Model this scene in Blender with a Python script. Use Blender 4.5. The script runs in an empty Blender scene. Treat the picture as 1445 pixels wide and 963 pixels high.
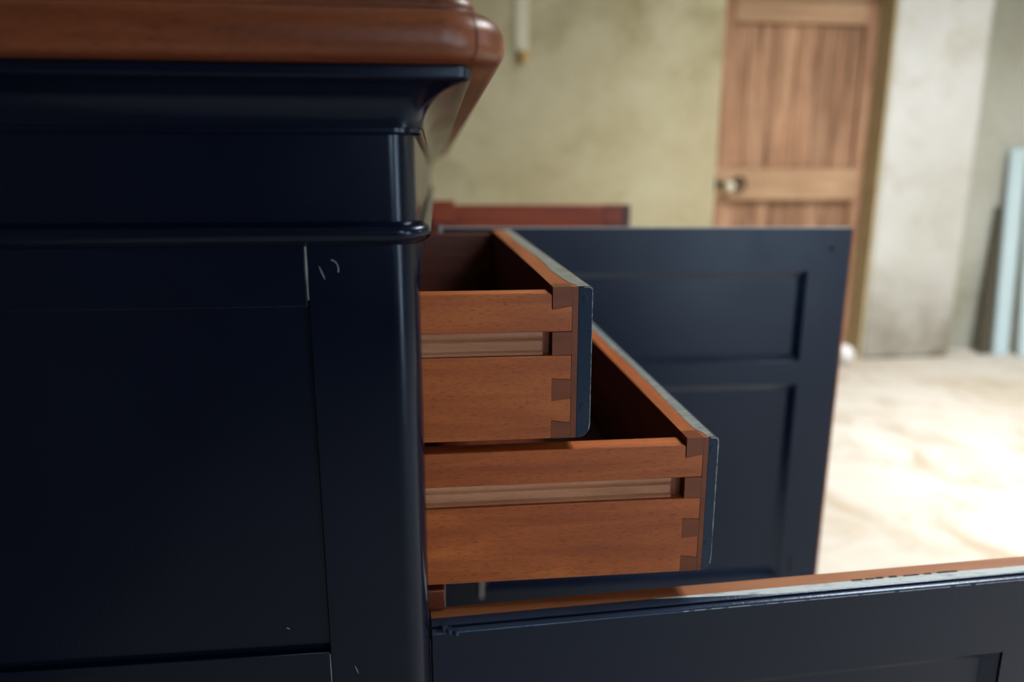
import bpy, bmesh, math, random
from mathutils import Vector, Matrix
random.seed(7)
R = math.radians
sc = bpy.context.scene
col = sc.collection
EYE = 0.93            # camera height above the floor; heights below are given from eye level (H adds it)
H = EYE

# ------------------------------------------------------------------ camera
cam_d = bpy.data.cameras.new('camera')
cam = bpy.data.objects.new('camera', cam_d)
col.objects.link(cam)
cam.location = (0, 0, EYE)
cam.rotation_euler = (R(90 - 12.773), 0, R(-5.919))
cam_d.sensor_width = 36
cam_d.lens = 25.66
cam_d.clip_start = 0.02
cam_d.dof.use_dof = True
cam_d.dof.focus_distance = 0.575
cam_d.dof.aperture_fstop = 2.6
cam_d.dof.aperture_blades = 0
sc.camera = cam
sc.view_settings.view_transform = 'Standard'
sc.view_settings.look = 'None'
sc.view_settings.exposure = 0.0
sc.view_settings.gamma = 1
sc.view_settings.use_curve_mapping = False
sc.cycles.max_bounces = 8
sc.cycles.diffuse_bounces = 4
sc.cycles.glossy_bounces = 4
sc.cycles.use_denoising = True
sc.cycles.sample_clamp_indirect = 4

# ------------------------------------------------------------------ world and daylight
w = bpy.data.worlds.new('overcast_sky'); sc.world = w
w.use_nodes = True
w.node_tree.nodes['Background'].inputs[0].default_value = (0.80, 0.90, 1.0, 1)
w.node_tree.nodes['Background'].inputs[1].default_value = 1.5

def area(name, loc, target, sx, sy, power, color=(1, 1, 1)):
    d = bpy.data.lights.new(name, 'AREA'); d.shape = 'RECTANGLE'; d.size = sx; d.size_y = sy
    d.energy = power; d.color = color
    o = bpy.data.objects.new(name, d); col.objects.link(o); o.location = loc
    o.rotation_euler = (Vector(target) - Vector(loc)).to_track_quat('-Z', 'Y').to_euler()
    return o
# room extents
XL, XR, YF, YB, ZC = -.72, 3.9, -2.4, 3.465, 3.0
SKY = (1.7, 2.7, 0.3, 2.2)          # skylight opening x0 x1 y0 y1
WR = (-.35, .35, 1.3, 2.2)          # window in right wall: y0 y1 z0 z1
WF = (.62, .92, 1.0, 2.1)            # narrow window in front wall: x0 x1 z0 z1
DF = (1.6, 2.8, 0, 1.75)              # open barn doorway in front wall
sky_l = area('skylight_daylight', ((SKY[0]+SKY[1])/2, (SKY[2]+SKY[3])/2, ZC+.12), ((SKY[0]+SKY[1])/2, (SKY[2]+SKY[3])/2, 0), .95, 1.8, 140, (1.0, 1.0, 1.0))
sky_l.data.spread = R(128)
area('right_window_daylight', (XR+.28, (WR[0]+WR[1])/2, (WR[2]+WR[3])/2), (0, (WR[0]+WR[1])/2, (WR[2]+WR[3])/2-.3), .66, .86, 11, (.88, .95, 1.0))
area('front_window_daylight', ((WF[0]+WF[1])/2, YF-.28, (WF[2]+WF[3])/2), ((WF[0]+WF[1])/2, 0, (WF[2]+WF[3])/2-.2), .28, 1.05, 26, (.80, .92, 1.0))
area('barn_doorway_daylight', ((DF[0]+DF[1])/2, YF-.28, .88), ((DF[0]+DF[1])/2, 0, .8), 1.1, 1.7, 33, (.88, .95, 1.0))

# ------------------------------------------------------------------ materials
def lin(r, g, b):
    f = lambda c: ((c/255+.055)/1.055)**2.4 if c > 10 else c/255/12.92
    return (f(r), f(g), f(b), 1)

class M:
    def __init__(s, name, rough=.5):
        s.m = bpy.data.materials.new(name); s.m.use_nodes = True
        s.nt = s.m.node_tree; s.N = s.nt.nodes; s.L = s.nt.links
        s.b = s.N['Principled BSDF']; s.b.inputs['Roughness'].default_value = rough
        s.tc = s.N.new('ShaderNodeTexCoord'); s.oi = s.N.new('ShaderNodeObjectInfo')
    def coords(s, scale, rnd=True, src='Object'):
        mp = s.N.new('ShaderNodeMapping'); s.L.new(s.tc.outputs[src], mp.inputs[0]); mp.inputs['Scale'].default_value = scale
        if rnd:
            v = s.N.new('ShaderNodeCombineXYZ'); m2 = s.N.new('ShaderNodeMath'); m2.operation = 'MULTIPLY'; m2.inputs[1].default_value = 37.0
            s.L.new(s.oi.outputs['Random'], m2.inputs[0]); s.L.new(m2.outputs[0], v.inputs[0]); s.L.new(m2.outputs[0], v.inputs[1]); s.L.new(v.outputs[0], mp.inputs['Location'])
        return mp.outputs[0]
    def noise(s, scale, detail=4, rough=.5, n=1.0, rnd=True, src='Object', dist=0):
        t = s.N.new('ShaderNodeTexNoise'); t.inputs['Scale'].default_value = n; t.inputs['Detail'].default_value = detail
        t.inputs['Roughness'].default_value = rough; t.inputs['Distortion'].default_value = dist
        s.L.new(s.coords(scale, rnd, src), t.inputs['Vector']); return t.outputs['Fac']
    def ramp(s, fac, stops):
        r = s.N.new('ShaderNodeValToRGB'); s.L.new(fac, r.inputs[0])
        while len(r.color_ramp.elements) < len(stops): r.color_ramp.elements.new(.5)
        for e, (p, c) in zip(r.color_ramp.elements, stops): e.position = p; e.color = c
        return r.outputs[0]
    def mix(s, fac, a, b, mode='MIX'):
        x = s.N.new('ShaderNodeMix'); x.data_type = 'RGBA'; x.blend_type = mode
        for i, v in ((0, fac), (6, a), (7, b)):
            if hasattr(v, 'links'): s.L.new(v, x.inputs[i])
            else: x.inputs[i].default_value = v
        return x.outputs[2]
    def color(s, c):
        if hasattr(c, 'links'): s.L.new(c, s.b.inputs['Base Color'])
        else: s.b.inputs['Base Color'].default_value = c
    def bump(s, h, strength=.2, dist=.001):
        b = s.N.new('ShaderNodeBump'); b.inputs['Strength'].default_value = strength; b.inputs['Distance'].default_value = dist
        s.L.new(h, b.inputs['Height']); s.L.new(b.outputs[0], s.b.inputs['Normal'])

BW = ((0, (0, 0, 0, 1)), (1, (1, 1, 1, 1)))
def wood(name, dark, mid, light, axis='x', rough=.45, fleck=0.5, grain=1.0, rnd_v=.12):
    s = M(name, rough)
    def sc_(al, ac): return {'x': (al, ac, ac), 'y': (ac, al, ac), 'z': (ac, ac, al)}[axis]
    n1 = s.noise(sc_(4*grain, 45*grain), 5, .6, dist=.6)
    c = s.ramp(n1, ((.25, dark), (.5, mid), (.75, light)))
    n2 = s.noise(sc_(160, 1100), 3, .6)
    f2 = s.ramp(n2, ((.52, (0, 0, 0, 1)), (.66, (1, 1, 1, 1))))
    mm = s.N.new('ShaderNodeMath'); mm.operation = 'MULTIPLY'; mm.inputs[1].default_value = fleck; s.L.new(f2, mm.inputs[0])
    c = s.mix(mm.outputs[0], c, tuple(v*.35 for v in dark[:3])+(1,))
    n3 = s.noise((6, 6, 6), 3, .6)
    c = s.mix(s.ramp(n3, ((.35, (.0, .0, .0, 1)), (.8, (.35, .35, .35, 1)))), c, dark)
    # each piece slightly its own tone
    hs = s.N.new('ShaderNodeHueSaturation'); mr = s.N.new('ShaderNodeMapRange')
    mr.inputs['To Min'].default_value = 1-rnd_v; mr.inputs['To Max'].default_value = 1+rnd_v
    s.L.new(s.oi.outputs['Random'], mr.inputs[0]); s.L.new(mr.outputs[0], hs.inputs['Value']); s.L.new(c, hs.inputs['Color'])
    s.color(hs.outputs[0]); s.bump(n2, .15, .0004)
    return s.m

beech_x = wood('stained_beech_x', lin(124, 56, 20), lin(164, 84, 34), lin(192, 108, 50), 'x')
beech_y = wood('stained_beech_y', lin(124, 56, 20), lin(164, 84, 34), lin(192, 108, 50), 'y')
endgrain = wood('stained_end_grain', lin(90, 38, 10), lin(112, 50, 15), lin(128, 62, 22), 'x', fleck=.15, grain=.6)
groove_w = wood('worn_runner_wood', lin(140, 92, 68), lin(172, 122, 92), lin(192, 146, 114), 'x', fleck=.2)
inner_y = wood('shaded_inside_x', lin(70, 28, 12), lin(98, 42, 20), lin(120, 56, 28), 'x')  # inside wood darkened: the drawer's interior shade is put into the colour
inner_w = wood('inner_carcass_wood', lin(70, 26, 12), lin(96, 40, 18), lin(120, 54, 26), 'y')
edge_w = wood('bare_door_edge_wood', lin(128, 80, 50), lin(158, 100, 64), lin(176, 120, 82), 'x', fleck=.2)
red_w = wood('red_brown_wood', lin(72, 24, 8), lin(132, 50, 16), lin(160, 70, 26), 'x', grain=.5, fleck=.1)
red_x = wood('red_brown_wood_rail', lin(72, 24, 8), lin(132, 50, 16), lin(160, 70, 26), 'x', grain=.5, fleck=.1)
plum = wood('shaded_plum_edge', lin(58, 30, 28), lin(74, 40, 36), lin(90, 50, 42), 'z', grain=.5, fleck=.1)  # plum tint holds the shading and reflection at the stile
top_w = wood('waxed_oak_top', lin(74, 36, 20), lin(112, 58, 34), lin(140, 80, 52), 'x', rough=.36, grain=.7, fleck=.5)
top_wy = wood('waxed_oak_top_y', lin(74, 36, 20), lin(112, 58, 34), lin(140, 80, 52), 'y', rough=.36, grain=.7, fleck=.5)
oldpine = wood('old_pine_door', lin(96, 64, 42), lin(168, 126, 96), lin(204, 166, 134), 'z', rough=.75, fleck=.1, grain=.4, rnd_v=.14)
oldpine_x = wood('old_pine_door_rail', lin(138, 106, 80), lin(176, 140, 108), lin(196, 164, 132), 'x', rough=.75, fleck=.1, grain=.45, rnd_v=.05)

def paint(name, c1, c2, rough, axis='z', bump=.25, spec=.36):
    s = M(name, rough); s.b.inputs['Specular IOR Level'].default_value = spec; s.b.inputs['Specular Tint'].default_value = (.66, .80, 1, 1)
    sc_ = {'x': (30, 500, 500), 'y': (500, 30, 500), 'z': (500, 500, 30)}[axis]
    n = s.noise(sc_, 3, .6); n2 = s.noise((9, 9, 9), 3, .6)
    s.color(s.mix(n2, c1, c2)); s.bump(n, bump, .0003)
    rr = s.N.new('ShaderNodeMapRange'); rr.inputs['To Min'].default_value = rough*.75; rr.inputs['To Max'].default_value = rough*1.3
    s.L.new(n2, rr.inputs[0]); s.L.new(rr.outputs[0], s.b.inputs['Roughness'])
    return s.m
NAVY1, NAVY2 = lin(6, 12, 28), lin(10, 18, 38)
navy = paint('navy_satin_paint', NAVY1, NAVY2, .22, 'z')
navy_x = paint('navy_satin_paint_rail', NAVY1, NAVY2, .22, 'x')
navy_y = paint('navy_satin_paint_front', NAVY1, NAVY2, .27, 'y', .15)
navy_door = paint('navy_door_paint', lin(9, 16, 34), lin(13, 22, 44), .32, 'z', spec=.36)
bead_blue = paint('navy_bead_reflection', lin(28, 44, 88), lin(38, 58, 108), .2, 'x', .5, .5)  # brighter blue with the bead's reflection put into it
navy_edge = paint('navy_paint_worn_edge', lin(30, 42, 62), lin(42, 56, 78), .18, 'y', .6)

def worn(name, k, c1, c2):  # pale edge paint: partly wear, partly sheen and highlight in the colour
    s = M(name, .35)
    n = s.noise((40, 160, 160), 4, .65)
    s.color(s.mix(s.ramp(n, ((k-.08, (0, 0, 0, 1)), (k+.12, (1, 1, 1, 1)))), c1, c2)); s.bump(n, .3, .0004)
    return s.m
worn_sheen_lip = worn('worn_sheen_grey_edge', .62, lin(184, 194, 196), lin(120, 134, 142)); sheen_edge = worn('sheen_grey_drawer_edge', .5, lin(138, 146, 142), lin(92, 102, 104)); highlight_rim = worn('highlight_rim_paint', .5, lin(150, 160, 168), lin(60, 74, 96))  # pale greys: sheen and edge highlight painted in, besides some wear
panel_paint = paint('navy_glossy_moulding_highlight', lin(13, 22, 42), lin(18, 28, 52), .2, 'x', spec=.6)  # glossier and lightened, the lit chamfer's highlight is in the colour
def plain(name, c, rough=.5, metal=0, n=0):
    s = M(name, rough); s.b.inputs['Metallic'].default_value = metal
    if n: s.color(s.mix(s.noise((n, n, n), 4, .6), tuple(v*.8 for v in c[:3])+(1,), c))
    else: s.color(c)
    return s.m
chip = plain('chipped_undercoat', lin(150, 158, 162), .6, n=60)
steel = plain('dull_steel', lin(150, 152, 155), .35, 1.0)
iron = plain('black_iron', lin(40, 32, 26), .6, .6, n=30)
dark_hole = plain('keyhole_dark', lin(8, 9, 12), .8)
bluep = plain('pale_blue_board_paint', lin(196, 218, 226), .55, n=5)
wedge_dark = plain('dark_shadow_wedge', lin(82, 76, 60), .8, n=12)
blob = plain('daylight_spot_white', lin(240, 240, 238), .7, n=30)
brass = plain('aged_yellow_knob', lin(198, 160, 84), .5, 0, n=20)
pipe_m = plain('cream_painted_pipe', lin(226, 221, 198), .6)
frame_m = plain('white_window_frame', lin(210, 210, 205), .5, n=8)

def plaster(name, c1, c2, c3, stain, zfade=None):
    s = M(name, .9)
    a = s.noise((.9, .9, .9), 5, .62, rnd=False)
    b = s.noise((2.6, 2.6, 2.6), 6, .65, rnd=False, dist=.4)
    c = s.ramp(a, ((.35, c1), (.5, c2), (.66, c3)))
    c = s.mix(s.ramp(b, ((.50, (0, 0, 0, 1)), (.68, (.75, .75, .75, 1)))), c, stain)
    f = s.noise((60, 60, 60), 4, .7, rnd=False)
    c = s.mix(.32, c, s.ramp(f, ((.3, (.3, .28, .2, 1)), (.7, (.75, .72, .62, 1)))), 'SOFT_LIGHT')
    if zfade:   # damp stain rising from the floor
        sep = s.N.new('ShaderNodeSeparateXYZ'); g = s.N.new('ShaderNodeNewGeometry'); s.L.new(g.outputs['Position'], sep.inputs[0])
        mr = s.N.new('ShaderNodeMapRange'); mr.inputs['From Min'].default_value = 0.0; mr.inputs['From Max'].default_value = zfade[0]
        mr.inputs['To Min'].default_value = 1; mr.inputs['To Max'].default_value = 0; s.L.new(sep.outputs[2], mr.inputs[0])
        m2 = s.N.new('ShaderNodeMath'); m2.operation = 'MULTIPLY'; s.L.new(mr.outputs[0], m2.inputs[0])
        s.L.new(s.ramp(s.noise((5, 5, 5), 3, .5, rnd=False), ((.3, (.4, .4, .4, 1)), (.6, (1, 1, 1, 1)))), m2.inputs[1])
        c = s.mix(m2.outputs[0], c, zfade[1])
    s.color(c); s.bump(s.noise((14, 14, 14), 6, .65, rnd=False), .5, .01)
    return s.m
lime = plaster('lime_plaster', lin(170, 160, 128), lin(186, 177, 146), lin(202, 196, 170), lin(158, 147, 112))
lime_white = plaster('whitewashed_plaster', lin(182, 182, 176), lin(194, 194, 192), lin(206, 207, 206), lin(174, 170, 158), (.50, lin(104, 88, 66)))
lime_grey = plaster('grey_plaster', lin(150, 150, 138), lin(166, 166, 156), lin(180, 182, 176), lin(140, 138, 120))
reveal_m = plaster('ochre_reveal_plaster', lin(168, 156, 124), lin(182, 170, 138), lin(196, 184, 152), lin(158, 144, 110))
darkwall = plaster('dark_low_bounce_plaster', lin(70, 64, 52), lin(84, 78, 66), lin(98, 92, 80), lin(60, 52, 40))  # dark tone given to unseen walls to cut bounce on the cabinet end
ceil_m = plaster('ceiling_plaster', lin(150, 148, 138), lin(165, 162, 150), lin(175, 172, 160), lin(140, 136, 120))

def concrete():
    s = M('pale_concrete_floor', .75)
    a = s.noise((.8, .8, .8), 6, .62, rnd=False, dist=.5)
    b = s.noise((3.5, 3.5, 3.5), 6, .7, rnd=False, dist=.8)
    c = s.ramp(a, ((.3, lin(178, 168, 150)), (.5, lin(196, 190, 180)), (.7, lin(206, 203, 196))))
    c = s.mix(s.ramp(b, ((.48, (0, 0, 0, 1)), (.66, (.8, .8, .8, 1)))), c, lin(162, 146, 120))
    s.color(c); s.bump(s.noise((30, 30, 30), 5, .7, rnd=False), .3, .003)
    return s.m
floor_m = concrete()

# ------------------------------------------------------------------ mesh helpers
def wloc(o):
    v = Vector((0, 0, 0))
    while o: v += o.location; o = o.parent
    return v
def new(name, bm, mat, parent=None, smooth=False, bevel=0, seg=2, mats=None):
    bmesh.ops.recalc_face_normals(bm, faces=bm.faces)
    vs = [v.co for v in bm.verts]
    c = Vector([(min(v[i] for v in vs)+max(v[i] for v in vs))/2 for i in range(3)])
    for v in bm.verts: v.co -= c
    me = bpy.data.meshes.new(name); bm.to_mesh(me); bm.free()
    for m in (mats or [mat]): me.materials.append(m)
    if smooth:
        for p in me.polygons: p.use_smooth = True
        me.set_sharp_from_angle(angle=R(38))
    o = bpy.data.objects.new(name, me); col.objects.link(o)
    o.parent = parent; o.location = c - (wloc(parent) if parent else Vector((0, 0, 0)))
    if bevel:
        b = o.modifiers.new('bevel', 'BEVEL'); b.width = bevel; b.segments = seg; b.limit_method = 'ANGLE'; b.angle_limit = R(40)
        if not smooth:
            for p in me.polygons: p.use_smooth = True
            me.set_sharp_from_angle(angle=R(30))
    return o
def box(bm, x0, x1, y0, y1, z0, z1):
    v = [bm.verts.new(p) for p in ((x0,y0,z0),(x1,y0,z0),(x1,y1,z0),(x0,y1,z0),(x0,y0,z1),(x1,y0,z1),(x1,y1,z1),(x0,y1,z1))]
    for f in ((0,1,2,3),(4,5,6,7),(0,1,5,4),(1,2,6,5),(2,3,7,6),(3,0,4,7)): bm.faces.new([v[i] for i in f])
    return bm
def prism(bm, pts, axis, a0, a1):
    """extrude polygon pts along axis ('x': pts=(y,z); 'y': pts=(x,z); 'z': pts=(x,y))"""
    def P(p, a): return {'x': (a, p[0], p[1]), 'y': (p[0], a, p[1]), 'z': (p[0], p[1], a)}[axis]
    A = [bm.verts.new(P(p, a0)) for p in pts]; B = [bm.verts.new(P(p, a1)) for p in pts]
    n = len(pts); bm.faces.new(A); bm.faces.new(B)
    for i in range(n): bm.faces.new((A[i], A[(i+1) % n], B[(i+1) % n], B[i]))
    return bm
def cyl(bm, p, d, r, L, n=16):
    d = Vector(d).normalized(); q = d.to_track_quat('Z', 'Y')
    rings = []
    for t in (0, L):
        rings.append([bm.verts.new(Vector(p)+q @ Vector((r*math.cos(6.2832*i/n), r*math.sin(6.2832*i/n), t))) for i in range(n)])
    bm.faces.new(rings[0]); bm.faces.new(rings[1])
    for i in range(n): bm.faces.new((rings[0][i], rings[0][(i+1) % n], rings[1][(i+1) % n], rings[1][i]))
    return bm
def BX(name, mat, parent, *b, bevel=0.0015, **k): return new(name, box(bmesh.new(), *b), mat, parent, bevel=bevel, **k)
def empty(name, loc, parent=None):
    o = bpy.data.objects.new(name, None); col.objects.link(o); o.empty_display_size = .05
    o.parent = parent; o.location = Vector(loc) - (wloc(parent) if parent else Vector((0, 0, 0)))
    return o
def tag(o, label, cat, group=None):
    o['label'] = label; o['category'] = cat
    if group: o['group'] = group
    return o
def struct(o): o['kind'] = 'structure'; return o

def ring_pts(x0, x1, y0, y1, out, z, r, n=10):
    """rounded rectangle grown outward by `out`, corner radius r (of this ring)"""
    x0 -= out; x1 += out; y0 -= out; y1 += out; r = max(r, .0003)
    P = []
    for (cx, cy, a0) in ((x1-r, y0+r, -90), (x1-r, y1-r, 0), (x0+r, y1-r, 90), (x0+r, y0+r, 180)):
        for k in range(n+1):
            a = R(a0+90*k/n); P.append((cx+r*math.cos(a), cy+r*math.sin(a), z))
    return P
def swept(profile, rect, cap=True, n=10):
    """profile: list of (out, z, radius) stacked into a closed skin"""
    bm = bmesh.new(); rings = []
    for (o, z, r) in profile: rings.append([bm.verts.new(p) for p in ring_pts(*rect, o, z, r, n)])
    m = len(rings[0])
    for a, b in zip(rings, rings[1:]):
        for i in range(m): bm.faces.new((a[i], a[(i+1) % m], b[(i+1) % m], b[i]))
    if cap: bm.faces.new(rings[0]); bm.faces.new(rings[-1])
    return bm

# ------------------------------------------------------------------ room shell
def ringwall(name, mat, plane, a0, a1, z0, z1, hole, t0, t1):
    """wall box with one rectangular hole; plane 'x' or 'y' or 'z'"""
    bm = bmesh.new(); h0, h1, k0, k1 = hole
    for (A0, A1, B0, B1) in ((a0, h0, z0, z1), (h1, a1, z0, z1), (h0, h1, z0, k0), (h0, h1, k1, z1)):
        if plane == 'x': box(bm, t0, t1, A0, A1, B0, B1)
        elif plane == 'y': box(bm, A0, A1, t0, t1, B0, B1)
        else: box(bm, A0, A1, B0, B1, t0, t1)
    return struct(new(name, bm, mat))
struct(BX('floor', floor_m, None, XL-.3, XR+.3, YF-.3, 4.2, -.2, 0, bevel=0))
ringwall('ceiling', ceil_m, 'z', XL-.3, XR+.3, YF-.3, 4.2, SKY, ZC, ZC+.1)
ringwall('wall_right', lime, 'x', YF-.3, 4.2, 0, ZC, WR, XR, XR+.3)
bm = bmesh.new()
for a in ((XL, WF[0], 0, ZC), (WF[0], WF[1], 0, WF[2]), (WF[0], WF[1], WF[3], ZC), (WF[1], DF[0], 0, ZC), (DF[0], DF[1], DF[3], ZC), (DF[1], XR, 0, ZC)):
    box(bm, a[0], a[1], YF-.3, YF, a[2], a[3])
struct(new('unseen_wall_front', bm, darkwall))
struct(BX('unseen_wall_left', darkwall, None, XL-.3, XL, YF-.3, 4.2, 0, ZC, bevel=0))  # unseen wall set close to keep floor bounce off the cabinet end
struct(BX('wall_back', lime, None, XL, 1.343, YB, 4.0, 0, ZC, bevel=.012, seg=3))
struct(BX('wall_back_pier', lime_white, None, 2.178, 2.664, YB, 4.0, 0, ZC, bevel=.02, seg=3))
struct(BX('wall_back_alcove', lime_grey, None, 2.664, XR, 3.63, 4.0, 0, ZC, bevel=0))
struct(BX('wall_back_lintel', lime, None, 1.343, 2.178, YB, 4.0, H+.9, ZC, bevel=.006))
struct(BX('trim_door_reveal', reveal_m, None, 2.166, 2.18, YB+.004, 3.66, 0, H+.9, bevel=0))
# window and skylight frames
def frame(name, kind, a0, a1, b0, b1, c):
    root = struct(empty(name, {'x': (c, (a0+a1)/2, b0), 'y': ((a0+a1)/2, c, b0), 'z': ((a0+a1)/2, (b0+b1)/2, c)}[kind]))
    def bar(nm, A0, A1, B0, B1):
        args = {'x': (c, c+.05, A0, A1, B0, B1), 'y': (A0, A1, c, c+.05, B0, B1), 'z': (A0, A1, B0, B1, c, c+.05)}[kind]
        BX(nm, frame_m, root, *args)
    e = .045
    bar('stile', a0, a0+e, b0, b1); bar('stile', a1-e, a1, b0, b1)
    bar('rail', a0+e, a1-e, b0, b0+e); bar('rail', a0+e, a1-e, b1-e, b1)
    m = (a0+a1)/2; bar('glazing_bar', m-.015, m+.015, b0+e, b1-e)
frame('window_1', 'x', *WR, XR+.1)
frame('window_2', 'y', *WF, YF-.2)
frame('window_3', 'z', *SKY, ZC+.02)

# old plank door in the back wall
DY = 3.595
door = struct(empty('door_1', (1.76, DY, 0)))
DX0, DX1 = 1.335, 2.166
BX('stile', oldpine, door, DX0, 1.445, DY, DY+.045, .01, H+.86, bevel=.003)
BX('stile', oldpine, door, 2.105, DX1, DY, DY+.045, .01, H+.86, bevel=.003)
BX('rail', oldpine_x, door, 1.445, 2.105, DY, DY+.045, H+.715, H+.86, bevel=.003)
BX('rail', oldpine_x, door, 1.37, 2.135, DY-.012, DY+.045, H-.12, H+.036, bevel=.004)
BX('rail', oldpine_x, door, 1.445, 2.105, DY, DY+.045, .01, .2, bevel=.003)
def planks(xs, z0, z1):
    for a, b in zip(xs, xs[1:]):
        BX('plank', oldpine, door, a+.001, b-.001, DY+.02+random.uniform(0, .003), DY+.04, z0, z1, bevel=.005)
planks([1.445, 1.528, 1.65, 1.775, 1.885, 1.985, 2.105], H+.036, H+.715)
planks([1.445, 1.535, 1.62, 1.71, 1.80, 1.885, 1.99, 2.105], .2, H-.12)
bm = bmesh.new(); box(bm, 1.355, 1.392, DY-.03, DY-.012, H-.075, H-.005); box(bm, 1.375, 1.50, DY-.027, DY-.014, H-.05, H-.032); new('latch', bm, iron, door, bevel=.002)
bm = bmesh.new(); bmesh.ops.create_uvsphere(bm, u_segments=14, v_segments=8, radius=.026, matrix=Matrix.Translation((1.445, DY-.05, H-.055))); new('knob', bm, pipe_m, door, smooth=True)
bm = bmesh.new()
for k in range(18):
    a, b = 6.2832*k/18, 6.2832*(k+1)/18
    p = Vector((1.505+.028*math.cos(a), DY-.025, H-.04+.03*math.sin(a))); q = Vector((1.505+.028*math.cos(b), DY-.025, H-.04+.03*math.sin(b)))
    cyl(bm, p, q-p, .007, (q-p).length, 8)
new('ring_handle', bm, iron, door)

# pipe down the back wall with a yellow fitting
pc = tag(empty('wall_conduit', (.392, YB-.02, H+.5)), 'pale cream flat vertical conduit on the plaster wall ending in a yellow fitting', 'pipe')
BX('trunking', pipe_m, pc, .374, .432, YB-.010, YB-.001, H+.545, ZC-.002, bevel=.003)
bm = bmesh.new(); cyl(bm, (.406, YB-.020, H+.492), (0, 0, 1), .019, .052, 14); new('fitting', bm, brass, pc, smooth=True, bevel=.006)

# boards leaning in the alcove
def leaning(name, mat, x0, x1, yb, xt0, xt1, yt, zt, t, label, cat='board', group=None):
    bm = bmesh.new()
    V = [bm.verts.new(p) for p in ((x0,yb,.002),(x1,yb,.002),(x1,yb+t,.002),(x0,yb+t,.002),(xt0,yt,zt),(xt1,yt,zt),(xt1,yt+t,zt),(xt0,yt+t,zt))]
    for f in ((0,1,2,3),(4,5,6,7),(0,1,5,4),(1,2,6,5),(2,3,7,6),(3,0,4,7)): bm.faces.new([V[i] for i in f])
    return tag(new(name, bm, mat, bevel=.003), label, cat, group)
leaning('painted_board', bluep, 2.925, 3.008, 3.47, 2.955, 3.04, 3.585, H+.136, .022, 'pale blue painted board leaning in the alcove, fully in view, left of its twin')
leaning('painted_board', bluep, 3.032, 3.12, 3.42, 3.06, 3.15, 3.585, H+.13, .022, 'pale blue board cut off by the right edge of the photo, leaning beside its twin')
leaning('shadow_wedge', wedge_dark, 2.865, 2.93, 3.50, 2.93, 2.95, 3.60, H-.16, .02, 'thin dark tapering wedge standing in for the shadow at the left side of the pale blue boards')  # dark wedge added where the boards' shadow falls

# crumpled white paper standing in for the daylight spot at the foot of the door
bm = bmesh.new(); bmesh.ops.create_icosphere(bm, subdivisions=3, radius=.042)
for v in bm.verts: v.co *= 1+random.uniform(-.12, .12); v.co.z *= 1.15
for v in bm.verts: v.co += Vector((2.037, 3.38, .052))
tag(new('daylight_blob', bm, blob), 'small crumpled white paper standing in for the daylight spot at the foot of the wooden door', 'blob')

# ------------------------------------------------------------------ the sideboard
CX0, CX1, CY0, CY1 = -.63, -.0125, .50, 2.53          # body
RECT = (CX0, CX1, CY0, CY1); RC = .018
sb = tag(empty('sideboard', ((CX0+CX1)/2, (CY0+CY1)/2, 0)), 'navy painted sideboard with thick brown wooden top, its drawers and doors standing open', 'sideboard')
# top: thick nosed slab with a second smaller tier
def arc(o0, z0, ro, rz, a0, a1, n, R0):
    return [(o0+ro*math.cos(R(a0+(a1-a0)*k/n)), z0+rz*math.sin(R(a0+(a1-a0)*k/n)), 0) for k in range(n+1)]
TR = .040; TO = .0575
prof = [(.02, H+.0650, .012), (TO-.012, H+.0650, TR-.012), (TO-.0105, H+.0656, TR-.0105)]
for k in range(0, 6):
    a = R(-80+80*k/5); prof.append((TO-.009+.009*math.cos(a), H+.0745+.0092*math.sin(a), TR-.009+.009*math.cos(a)))
for k in range(1, 9):
    a = R(84*k/8); prof.append((TO-.0165+.0165*math.cos(a), H+.0790+.0155*math.sin(a), TR-.0165+.0165*math.cos(a)))
prof += [(TO-.0172, H+.0946, TR-.0172), (TO-.0180, H+.0958, TR-.0180)]
for k in range(0, 6):
    a = R(90*k/5); prof.append((TO-.0235+.0055*math.cos(a), H+.0970+.007*math.sin(a), TR-.0235+.0055*math.cos(a)))
# the slab is mitred: edge boards and the main field
top = new('top_board', swept(prof, RECT, n=14), top_w, sb, smooth=True)
bm = swept([(TO-.0182, H+.0952, TR-.0182), (TO-.0177, H+.0952, TR-.0177), (TO-.0177, H+.0956, TR-.0177), (TO-.0182, H+.0956, TR-.0182)], RECT, n=14)
new('top_quirk', bm, iron, top)
# mitre joint line on the rounded nose (a fine dark glue line)
bm = bmesh.new()
mp = [(o, z, r) for (o, z, r) in prof[2:17]]
cxm, cym = CX1+TO-TR, CY0-TO+TR
A = []
for (o, z, r) in mp:
    th = R(-58); rr = r+.00025
    c0 = Vector((CX1+o-r, CY0-o+r, z)); A.append((c0+Vector((rr*math.cos(th-.012), rr*math.sin(th-.012), 0)), c0+Vector((rr*math.cos(th+.012), rr*math.sin(th+.012), 0))))
vv = [(bm.verts.new(a), bm.verts.new(b)) for a, b in A]
for (a, b), (c, d) in zip(vv, vv[1:]): bm.faces.new((a, b, d, c))
new('mitre_line', bm, iron, top)

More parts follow.
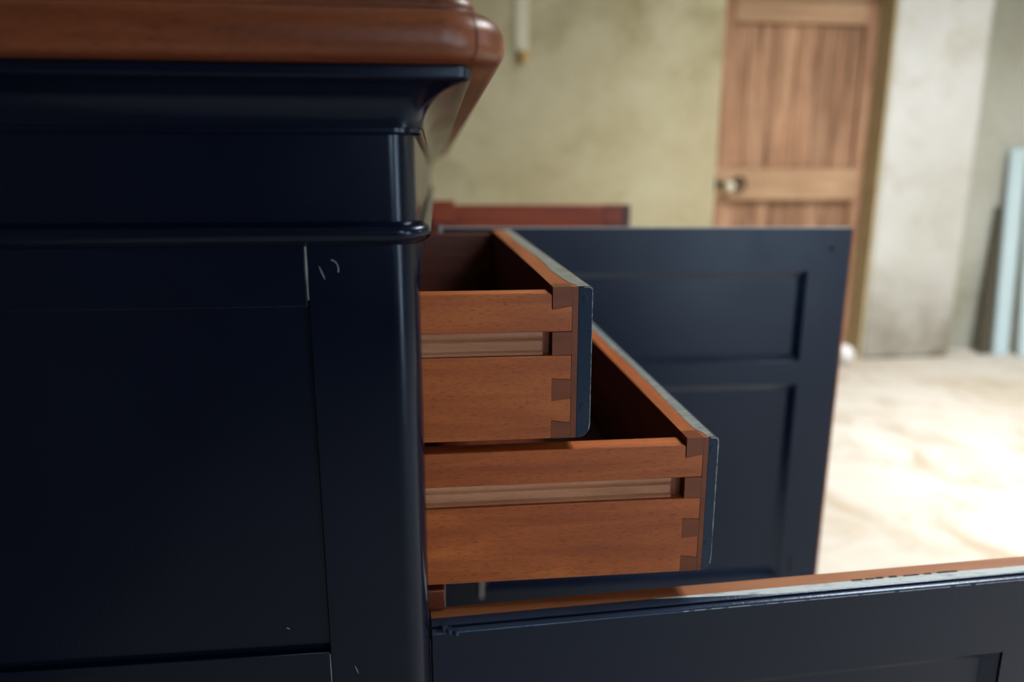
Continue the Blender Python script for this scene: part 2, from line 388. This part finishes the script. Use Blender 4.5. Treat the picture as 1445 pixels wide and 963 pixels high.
# crown moulding: fillet, deep cove, bottom step
cp = [(.0, H+.0648, .018), (.0348, H+.0648, .006), (.0360, H+.0640, .007), (.0360, H+.0582, .007), (.0348, H+.0568, .006)]
for k in range(0, 11):
    a = R(88-88*k/10); cp.append((.0348-.0288*math.cos(a), H+.0305+.0258*math.sin(a), .006+.012*math.cos(a)))
cp += [(.0045, H+.0300, .018), (.0045, H+.0275, .018), (.003, H+.0262, .018), (0, H+.0262, .018)]
new('crown_moulding', swept(cp, RECT, n=8), navy_x, sb, smooth=True)
new('frieze', swept([(0, H-.0300, RC), (0, H+.0262, RC)], RECT, n=10), navy_x, sb, smooth=True)
bp = [(0, H-.0300, RC), (.003, H-.0300, RC+.002)]
for k in range(0, 9):
    a = R(80-160*k/8); bp.append((.004+.0055*math.cos(a), H-.0373+.0063*math.sin(a), RC+.004))
bp += [(.0045, H-.0440, RC+.003), (.0015, H-.0455, RC), (0, H-.0455, RC)]
new('bead_moulding', swept(bp, RECT, n=10), navy_x, sb, smooth=True)

# near end: front post with rounded corner, rails, panels
def post_poly(x0, x1, y0, y1, r, corner):
    P = []
    if corner == 'near':
        P = [(x0, y0)] + [(x1-r+r*math.cos(R(a)), y0+r+r*math.sin(R(a))) for a in range(-90, 1, 9)] + [(x1, y1), (x0, y1)]
    else:
        P = [(x0, y0), (x1, y0)] + [(x1-r+r*math.cos(R(a)), y1-r+r*math.sin(R(a))) for a in range(0, 91, 9)] + [(x0, y1)]
    return P
ZP = H-.0455
new('post', prism(bmesh.new(), post_poly(-.0862, CX1, CY0, .547, RC, 'near'), 'z', .06, ZP), navy, sb, smooth=True)
new('post', prism(bmesh.new(), post_poly(-.0862, CX1, 2.483, CY1, RC, 'far'), 'z', .06, ZP), navy, sb, smooth=True)
for y0, y1, nm in ((CY0, CY0+.022, 'n'), (CY1-.022, CY1, 'f')):
    BX('stile', navy, sb, CX0, CX0+.075, y0, y1, .06, ZP, bevel=.0015)
    for z0, z1 in ((H-.0870, ZP), (H-.445, H-.3530), (.06, .15)):
        BX('rail', navy_x, sb, CX0+.0755, -.0875, y0, y1, z0, z1, bevel=.0006)
    yy0, yy1 = (CY0+.006, CY0+.016) if nm == 'n' else (CY1-.016, CY1-.006)
    for z0, z1 in ((H-.3535, H-.0865), (.15, H-.445)):
        BX('side_panel', navy, sb, CX0+.075, -.0873, yy0, yy1, z0, z1, bevel=.0006)
# worn joints and scratches on the near end
bm = bmesh.new()
def thin(bm, pts, wd, y):
    L = []
    for i, p in enumerate(pts):
        q = pts[min(i+1, len(pts)-1)]; o = pts[max(i-1, 0)]
        d = Vector((q[0]-o[0], 0, q[1]-o[1])).normalized(); n = Vector((-d.z, 0, d.x))*wd/2*random.uniform(.5, 1.3)
        L.append((bm.verts.new(Vector((p[0], y, p[1]))+n), bm.verts.new(Vector((p[0], y, p[1]))-n)))
    for (a, b), (c, d) in zip(L, L[1:]): bm.faces.new((a, b, d, c))
thin(bm, [(-.0867+random.uniform(-.0001, .0001), H-.0462-.0045*k) for k in range(9)], .0009, CY0-.0003)
new('paint_crack', bm, chip, sb)
bm = bmesh.new(); thin(bm, [(-.0870, H-.3545-.006*k) for k in range(8)], .0005, CY0-.0003); new('paint_crack', bm, chip, sb)
bm = bmesh.new()
thin(bm, [(-.0705+.0048*math.cos(R(a)), H-.0615+.0062*math.sin(R(a))) for a in range(-20, 90, 12)], .00055, CY0-.0003)
new('scratch', bm, chip, sb)
bm = bmesh.new(); thin(bm, [(-.0785+.0009*k, H-.0595-.0022*k) for k in range(5)], .0005, CY0-.0003); new('scratch', bm, chip, sb)
bm = bmesh.new(); thin(bm, [(-.069+.0006*k, H-.366-.0018*k) for k in range(5)], .0006, CY0-.0003); new('scratch', bm, chip, sb)
bm = bmesh.new(); thin(bm, [(-.119+.0012*k, H-.334-.0004*(k % 2)-.0004*k) for k in range(3)], .0006, CY0+.0057); new('scratch', bm, chip, sb)

# carcass behind the face frame
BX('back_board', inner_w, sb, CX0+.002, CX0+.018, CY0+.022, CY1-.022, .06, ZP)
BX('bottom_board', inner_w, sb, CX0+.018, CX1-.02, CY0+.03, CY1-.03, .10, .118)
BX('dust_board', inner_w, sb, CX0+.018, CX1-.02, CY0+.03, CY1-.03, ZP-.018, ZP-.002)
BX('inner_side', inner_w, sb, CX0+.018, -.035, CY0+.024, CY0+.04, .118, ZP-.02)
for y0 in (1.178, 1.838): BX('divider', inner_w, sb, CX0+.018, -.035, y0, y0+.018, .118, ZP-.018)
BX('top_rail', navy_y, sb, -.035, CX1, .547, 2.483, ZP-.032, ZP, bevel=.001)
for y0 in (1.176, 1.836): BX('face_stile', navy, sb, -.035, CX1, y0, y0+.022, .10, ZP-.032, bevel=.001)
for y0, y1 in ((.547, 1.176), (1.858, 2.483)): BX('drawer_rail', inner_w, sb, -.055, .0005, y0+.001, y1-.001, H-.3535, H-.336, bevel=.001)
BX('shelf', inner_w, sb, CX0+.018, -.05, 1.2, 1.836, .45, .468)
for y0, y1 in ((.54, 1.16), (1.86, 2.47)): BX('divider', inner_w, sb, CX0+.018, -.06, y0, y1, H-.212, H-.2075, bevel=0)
new('plinth', swept([(.006, 0, .02), (.006, .045, .02), (.0, .06, .018)], RECT, n=6), navy_x, sb, smooth=True)

# ---- drawers
FR = [(.0, .0), (.141, .120), (.286, .286), (.443, .443), (.594, .604), (.745, .730), (.879, .897), (1., 1.)]
def drawer(y0, y1, xf, zt, zb, paint_t, tail, pin, sidex, rid, lip=.0045, back=-.42):
    """xf: outer face x; y0: near side plane; sidex: x of the end of the moulded runner strip"""
    root = empty('drawer', (back/2, (y0+y1)/2, zb), sb)
    hgt = zt-zb; T = .018
    zi = [zt-hgt*a for a, b in FR]; zo = [zt-hgt*b for a, b in FR]
    xp, xt, xpt = xf-pin, xf-tail, xf-paint_t
    zst = zt-lip
    def side(ya, yb, near):
        # near side: boards with tails, groove between
        bm = bmesh.new(); d = 1 if near else -1; yo = ya if near else yb
        up = [(back, zi[2]), (xp-.0003, zi[2]), (xp-.0003, zi[2]), (xt, zo[2]), (xt, zo[1]), (xp, zi[1]), (xp-.0008, zi[1]), (xp-.0008, zst-.0022), (xp-.0018, zst-.0006), (xp-.004, zst), (back, zst)]
        up = [p for i, p in enumerate(up) if i != 2]
        lo = [(back, zi[7]), (xp, zi[7]), (xp, zi[6]), (xt, zo[6]), (xt, zo[5]), (xp, zi[5]), (xp, zi[4]), (xt, zo[4]), (xt, zi[3]), (back, zi[3])]
        prism(bm, up, 'y', yo, yo+d*T); prism(bm, lo, 'y', yo, yo+d*T)
        box(bm, back, xp-.0005, min(yo+d*.0105, yo+d*T), max(yo+d*.0105, yo+d*T), zi[3], zi[2])
        return new('side_board', bm, beech_x, root, bevel=.0006, seg=1)
    side(y0, y0+T, True); side(y1-T, y1, False).data.materials[0] = inner_y  # far side darkened for the shade inside the drawer
    # moulded runner strip in the groove
    g0, g1 = zi[3]+.0003, zi[2]-.0003; gh = g1-g0
    prof = [(y0+.0103, g0), (y0+.0035, g0), (y0+.003, g0+gh*.1), (y0+.0055, g0+gh*.18), (y0+.0052, g0+gh*.56), (y0+.0035, g0+gh*.62), (y0+.0052, g0+gh*.70), (y0+.0040, g0+gh*.80), (y0+.0045, g1), (y0+.0103, g1)]
    new('runner_strip', prism(bmesh.new(), prof, 'x', back, sidex), groove_w, root)
    BX('groove_end', endgrain, root, sidex, xp-.0006, y0+.0085, y0+.0104, g0, g1, bevel=0)
    # pins of the front board
    for a, b in ((0, 1), (2, 3), (4, 5), (6, 7)):
        if a == 0: poly = [(xp, zt), (xt, zt), (xt, zo[1]+.0002), (xp, zi[1]+.0002)]
        elif a == 6: poly = [(xp, zi[6]-.0002), (xt, zo[6]-.0002), (xt, zi[7]), (xp, zi[7])]
        elif a == 2: poly = [(xp, zi[2]-.0004), (xt, zi[2]-.0004), (xt, zi[3]+.0004), (xp, zi[3]+.0004)]
        else: poly = [(xp, zi[a]-.0002), (xt, zo[a]-.0002), (xt, zo[b]+.0002), (xp, zi[b]+.0002)]
        new('dovetail_pin', prism(bmesh.new(), poly, 'y', y0+.0002, y0+T), endgrain, root)
    bm = bmesh.new(); box(bm, xp, xt, y0+T+.0001, y1, zb, zt); box(bm, xt+.0001, xpt, y0+.0001, y1, zb, zt)
    fb = new('front_board', bm, beech_y, root, mats=[beech_y, inner_w, endgrain])
    for p in fb.data.polygons:
        if p.normal.x < -.9: p.material_index = 1  # inner face in darker wood, with interior shade in its colour
        elif p.normal.y < -.9: p.material_index = 2
    # painted outer layer with rounded lower and upper arris
    r1, r2 = min(.009, paint_t*.95), .0025
    P = [(xpt, zb), (xf-r1, zb)] + [(xf-r1+r1*math.sin(R(a)), zb+.0+r1*1.2*(1-math.cos(R(a)))) for a in range(15, 91, 15)] + [(xf, zt-r2)] + [(xf-r2+r2*math.cos(R(a)), zt-r2+r2*math.sin(R(a))) for a in range(30, 91, 30)] + [(xpt, zt)]
    new('front_face', prism(bmesh.new(), P, 'y', y0, y1), navy_edge, root, smooth=True, bevel=.0006, seg=2)
    # paint run over the top edge, wavy inner border
    bm = bmesh.new(); prev = None; N = 60; wv = 0
    for k in range(N+1):
        y = y0+.001+(y1-y0-.002)*k/N; wv = .9*wv+random.uniform(-.0005, .0005)
        off = (.0012 if y < y0+.012 else .0045+wv+.0009*math.sin(k*.21))
        v = (bm.verts.new((xpt-max(off, 0), y, zt+.0003)), bm.verts.new((xf-.0035, y, zt+.0003)))
        if prev: bm.faces.new((prev[0], prev[1], v[1], v[0]))
        prev = v
    new('paint_edge', bm, sheen_edge, root)  # pale grey paints in the skylight's reflection on the top edge
    # highlight painted as a pale line on the outer arris
    bm = bmesh.new(); pts = [(xf-.0012, zb+.006), (xf-.0004, zb+.012)]+[(xf-.0004, zb+.012+(hgt-.016)*k/20) for k in range(1, 21)]+[(xf-.0012, zt-.0012), (xf-.004, zt-.0004), (xf-.007, zt-.0004)]
    thin(bm, pts, .0009 if rid else .0006, y0-.0002); new('highlight_rim', bm, highlight_rim, root)
    # plug marks on the painted end
    for zz in (zt-.010, zb+.026):
        bm = bmesh.new(); cyl(bm, (xf-paint_t*.55, y0-.0004, zz), (0, 1, 0), .0026, .002, 14); new('plug', bm, navy_edge, root, bevel=.0004)
    BX('bottom_board', inner_w, root, back, xp, y0+.008 if False else y0+T, y1-T, zb+.006, zb+.012, bevel=0)  # bottom and back also use dark wood for the interior shade
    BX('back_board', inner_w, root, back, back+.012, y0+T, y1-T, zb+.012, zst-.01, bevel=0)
    return root
drawer(.550, 1.165, .1203, H-.0836, H-.2066, .0115, .0161, .0315, .0815, 0)
drawer(.550, 1.165, .2292, H-.2108, H-.3318, .0085, .0127, .0270, .1915, 1, lip=.0055, back=-.32)
# ---- doors
def cab_door(hx, hy, ang, sag, wd, zt, zb, t, rails, stile, wavy_top=False):
    """panelled door built along +x from its hinge, near (outer) face at y=0, then turned by ang"""
    root = empty('door', (hx, hy, zt), sb); O = wloc(root)
    def P(nm, m, x0, x1, y0, y1, z0, z1, bevel=.0015):
        return BX(nm, m, root, O.x+x0, O.x+x1, O.y+y0, O.y+y1, z0, z1, bevel=bevel)
    tp = t
    for x0, x1 in ((0, stile), (wd-stile, wd)): P('stile', navy_door, x0, x1, 0, tp, zb, zt-(.0035 if wavy_top else 0), 0)
    for i, (z0, z1) in enumerate(rails):
        P('rail', navy_door, stile, wd-stile, 0, tp, z0, z1-(.0035 if (wavy_top and i == 0) else 0), 0)
    for (a0, a1), (b0, b1) in zip(rails, rails[1:]):
        P('door_panel', navy_door, stile-.004, wd-stile+.004, .011, tp-.005, b1-.004, a0+.004, .0005)
        # chamfered moulding round the panel
        bm = bmesh.new(); x0, x1, z0, z1 = stile, wd-stile, b1, a0; s = .012
        o_ = [(x0, z0), (x1, z0), (x1, z1), (x0, z1)]; i_ = [(x0+s, z0+s), (x1-s, z0+s), (x1-s, z1-s), (x0+s, z1-s)]
        A = [bm.verts.new((O.x+p[0], O.y+.003, p[1])) for p in o_]; B = [bm.verts.new((O.x+p[0], O.y+.0108, p[1])) for p in i_]
        C = [bm.verts.new((O.x+p[0], O.y+.0109, p[1])) for p in o_]
        for k in range(4):
            j = (k+1) % 4; bm.faces.new((A[k], A[j], B[j], B[k])); bm.faces.new((A[k], A[j], C[j], C[k])); bm.faces.new((B[k], B[j], C[j], C[k]))
        new('panel_moulding', bm, panel_paint, root)
    root.rotation_euler = (0, sag, ang)
    return root, O, P
# tall navy door beyond the drawers
zt = H-.0835
d1, O, P = cab_door(.003, 1.20, 0, R(.42), .711, zt, .10, .022, [(H-.1565, zt), (H-.3600, H-.3180), (.10, .19)], .074)
BX('edge_strip', beech_x, d1, O.x+.7112, O.x+.7145, O.y+.0005, O.y+.021, .10, zt-.002, bevel=.0005)
BX('top_edge', chip, d1, O.x+.001, O.x+.7105, O.y+.002, O.y+.019, zt+.0001, zt+.0012, bevel=.0004)
new('hinge', cyl(bmesh.new(), (.006, 1.194, zt-.07), (0, 0, 1), .005, .075, 14), steel, d1, smooth=True)
new('hinge', cyl(bmesh.new(), (.072, 1.194, H-.75), (0, 0, 1), .0045, .09, 14), steel, d1, smooth=True)
new('nail_dimple', cyl(bmesh.new(), (.680, 1.1992, H-.118), (0, 1, 0), .005, .003, 14), dark_hole, d1)
new('keyhole', box(bmesh.new(), .658, .664, 1.1992, 1.202, H-.735, H-.70), dark_hole, d1)
# third door, hinged beyond, showing its bare brown inner face
d3 = empty('door', (-.01, 1.85, H-.0722), sb); d3['label'] = 'far open door showing its bare red-brown inner side'
for a in ((-.01, .05), (.425, .474)): BX('stile', red_w, d3, a[0], a[1], 1.85, 1.872, .10, H-.0722)
for a in ((H-.135, H-.0722), (H-.40, H-.33), (.10, .18)): BX('rail', red_x, d3, .05, .425, 1.85, 1.872, *a)
for a in ((H-.33, H-.135), (.18, H-.40)): BX('door_panel', red_w, d3, .05, .425, 1.857, 1.866, *a)
BX('edge_strip', plum, d3, .4742, .496, 1.85, 1.872, .10, H-.0722)
BX('top_block', red_w, d3, -.01, .048, 1.851, 1.870, H-.0722, H-.0605)
# low door under the drawers
zt = H-.3552
d2, O, P = cab_door(-.010, .520, 0, 0, .600, zt, .10, .034, [(H-.4310, zt), (.10, .18)], .075, True)
# stepped top edge: bead, quirk, painted flat, then bare wood
def along(name, prof, m, **k):
    return new(name, prism(bmesh.new(), [(O.y+a, b) for a, b in prof], 'x', O.x, O.x+.60), m, d2, **k)
zb_ = zt-.0036
along('edge_bead', [(0, zb_), (0, zt-.0028), (.0008, zt-.0016), (.0028, zt-.0006), (.005, zt-.0008), (.0065, zt-.0020), (.0070, zb_)], navy_edge, smooth=True)
def lip(a0, a1, y_in0, y_in1, m):      # painted flat of the top edge; the pale stretch, wear plus painted sheen, starts as a long taper
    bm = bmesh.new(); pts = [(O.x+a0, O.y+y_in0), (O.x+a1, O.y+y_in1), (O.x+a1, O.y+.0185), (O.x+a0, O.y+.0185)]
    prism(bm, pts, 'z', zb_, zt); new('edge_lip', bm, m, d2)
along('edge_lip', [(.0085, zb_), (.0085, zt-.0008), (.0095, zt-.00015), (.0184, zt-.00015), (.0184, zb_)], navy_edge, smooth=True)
lip(.19, .30, .0183, .0095, worn_sheen_lip); lip(.30, .60, .0095, .0090, worn_sheen_lip)
along('top_edge', [(.0186, zb_), (.0186, zt), (.0335, zt), (.034, zt-.0005), (.034, zb_)], edge_w)
bm = bmesh.new(); prev = None
for k in range(121):
    x = O.x+.6*k/120; wv = random.uniform(-.0002, .0004)*(1 if k > 60 else .5)
    v = (bm.verts.new((x, O.y-.0003, zt-.0026-wv)), bm.verts.new((x, O.y-.0001, zt-.0020)))
    if prev and k > 42 and random.random() > (.1 if k > 60 else .5): bm.faces.new((prev[0], prev[1], v[1], v[0]))
    prev = v
new('worn_arris', bm, chip, d2)
bm = bmesh.new()
for k in range(9):
    x = O.x+.375+.012*k+random.uniform(0, .004); box(bm, x, x+random.uniform(.006, .013), O.y+.0178, O.y+.0194+random.uniform(0, .001), zt-.0002, zt+.0003)
new('paint_chip', bm, dark_hole, d2)
bm = bmesh.new(); cyl(bm, (.000, .524, H-.3605), (0, 0, 1), .0032, .009, 14); cyl(bm, (.004, .5205, H-.3580), (0, 0, 1), .0026, .0045, 12)
bmesh.ops.create_uvsphere(bm, u_segments=10, v_segments=6, radius=.0026, matrix=Matrix.Translation((.009, .5185, H-.3575)))
new('hinge', bm, navy_edge, d2, smooth=True)
d2.rotation_euler = (0, 0, R(2.85))
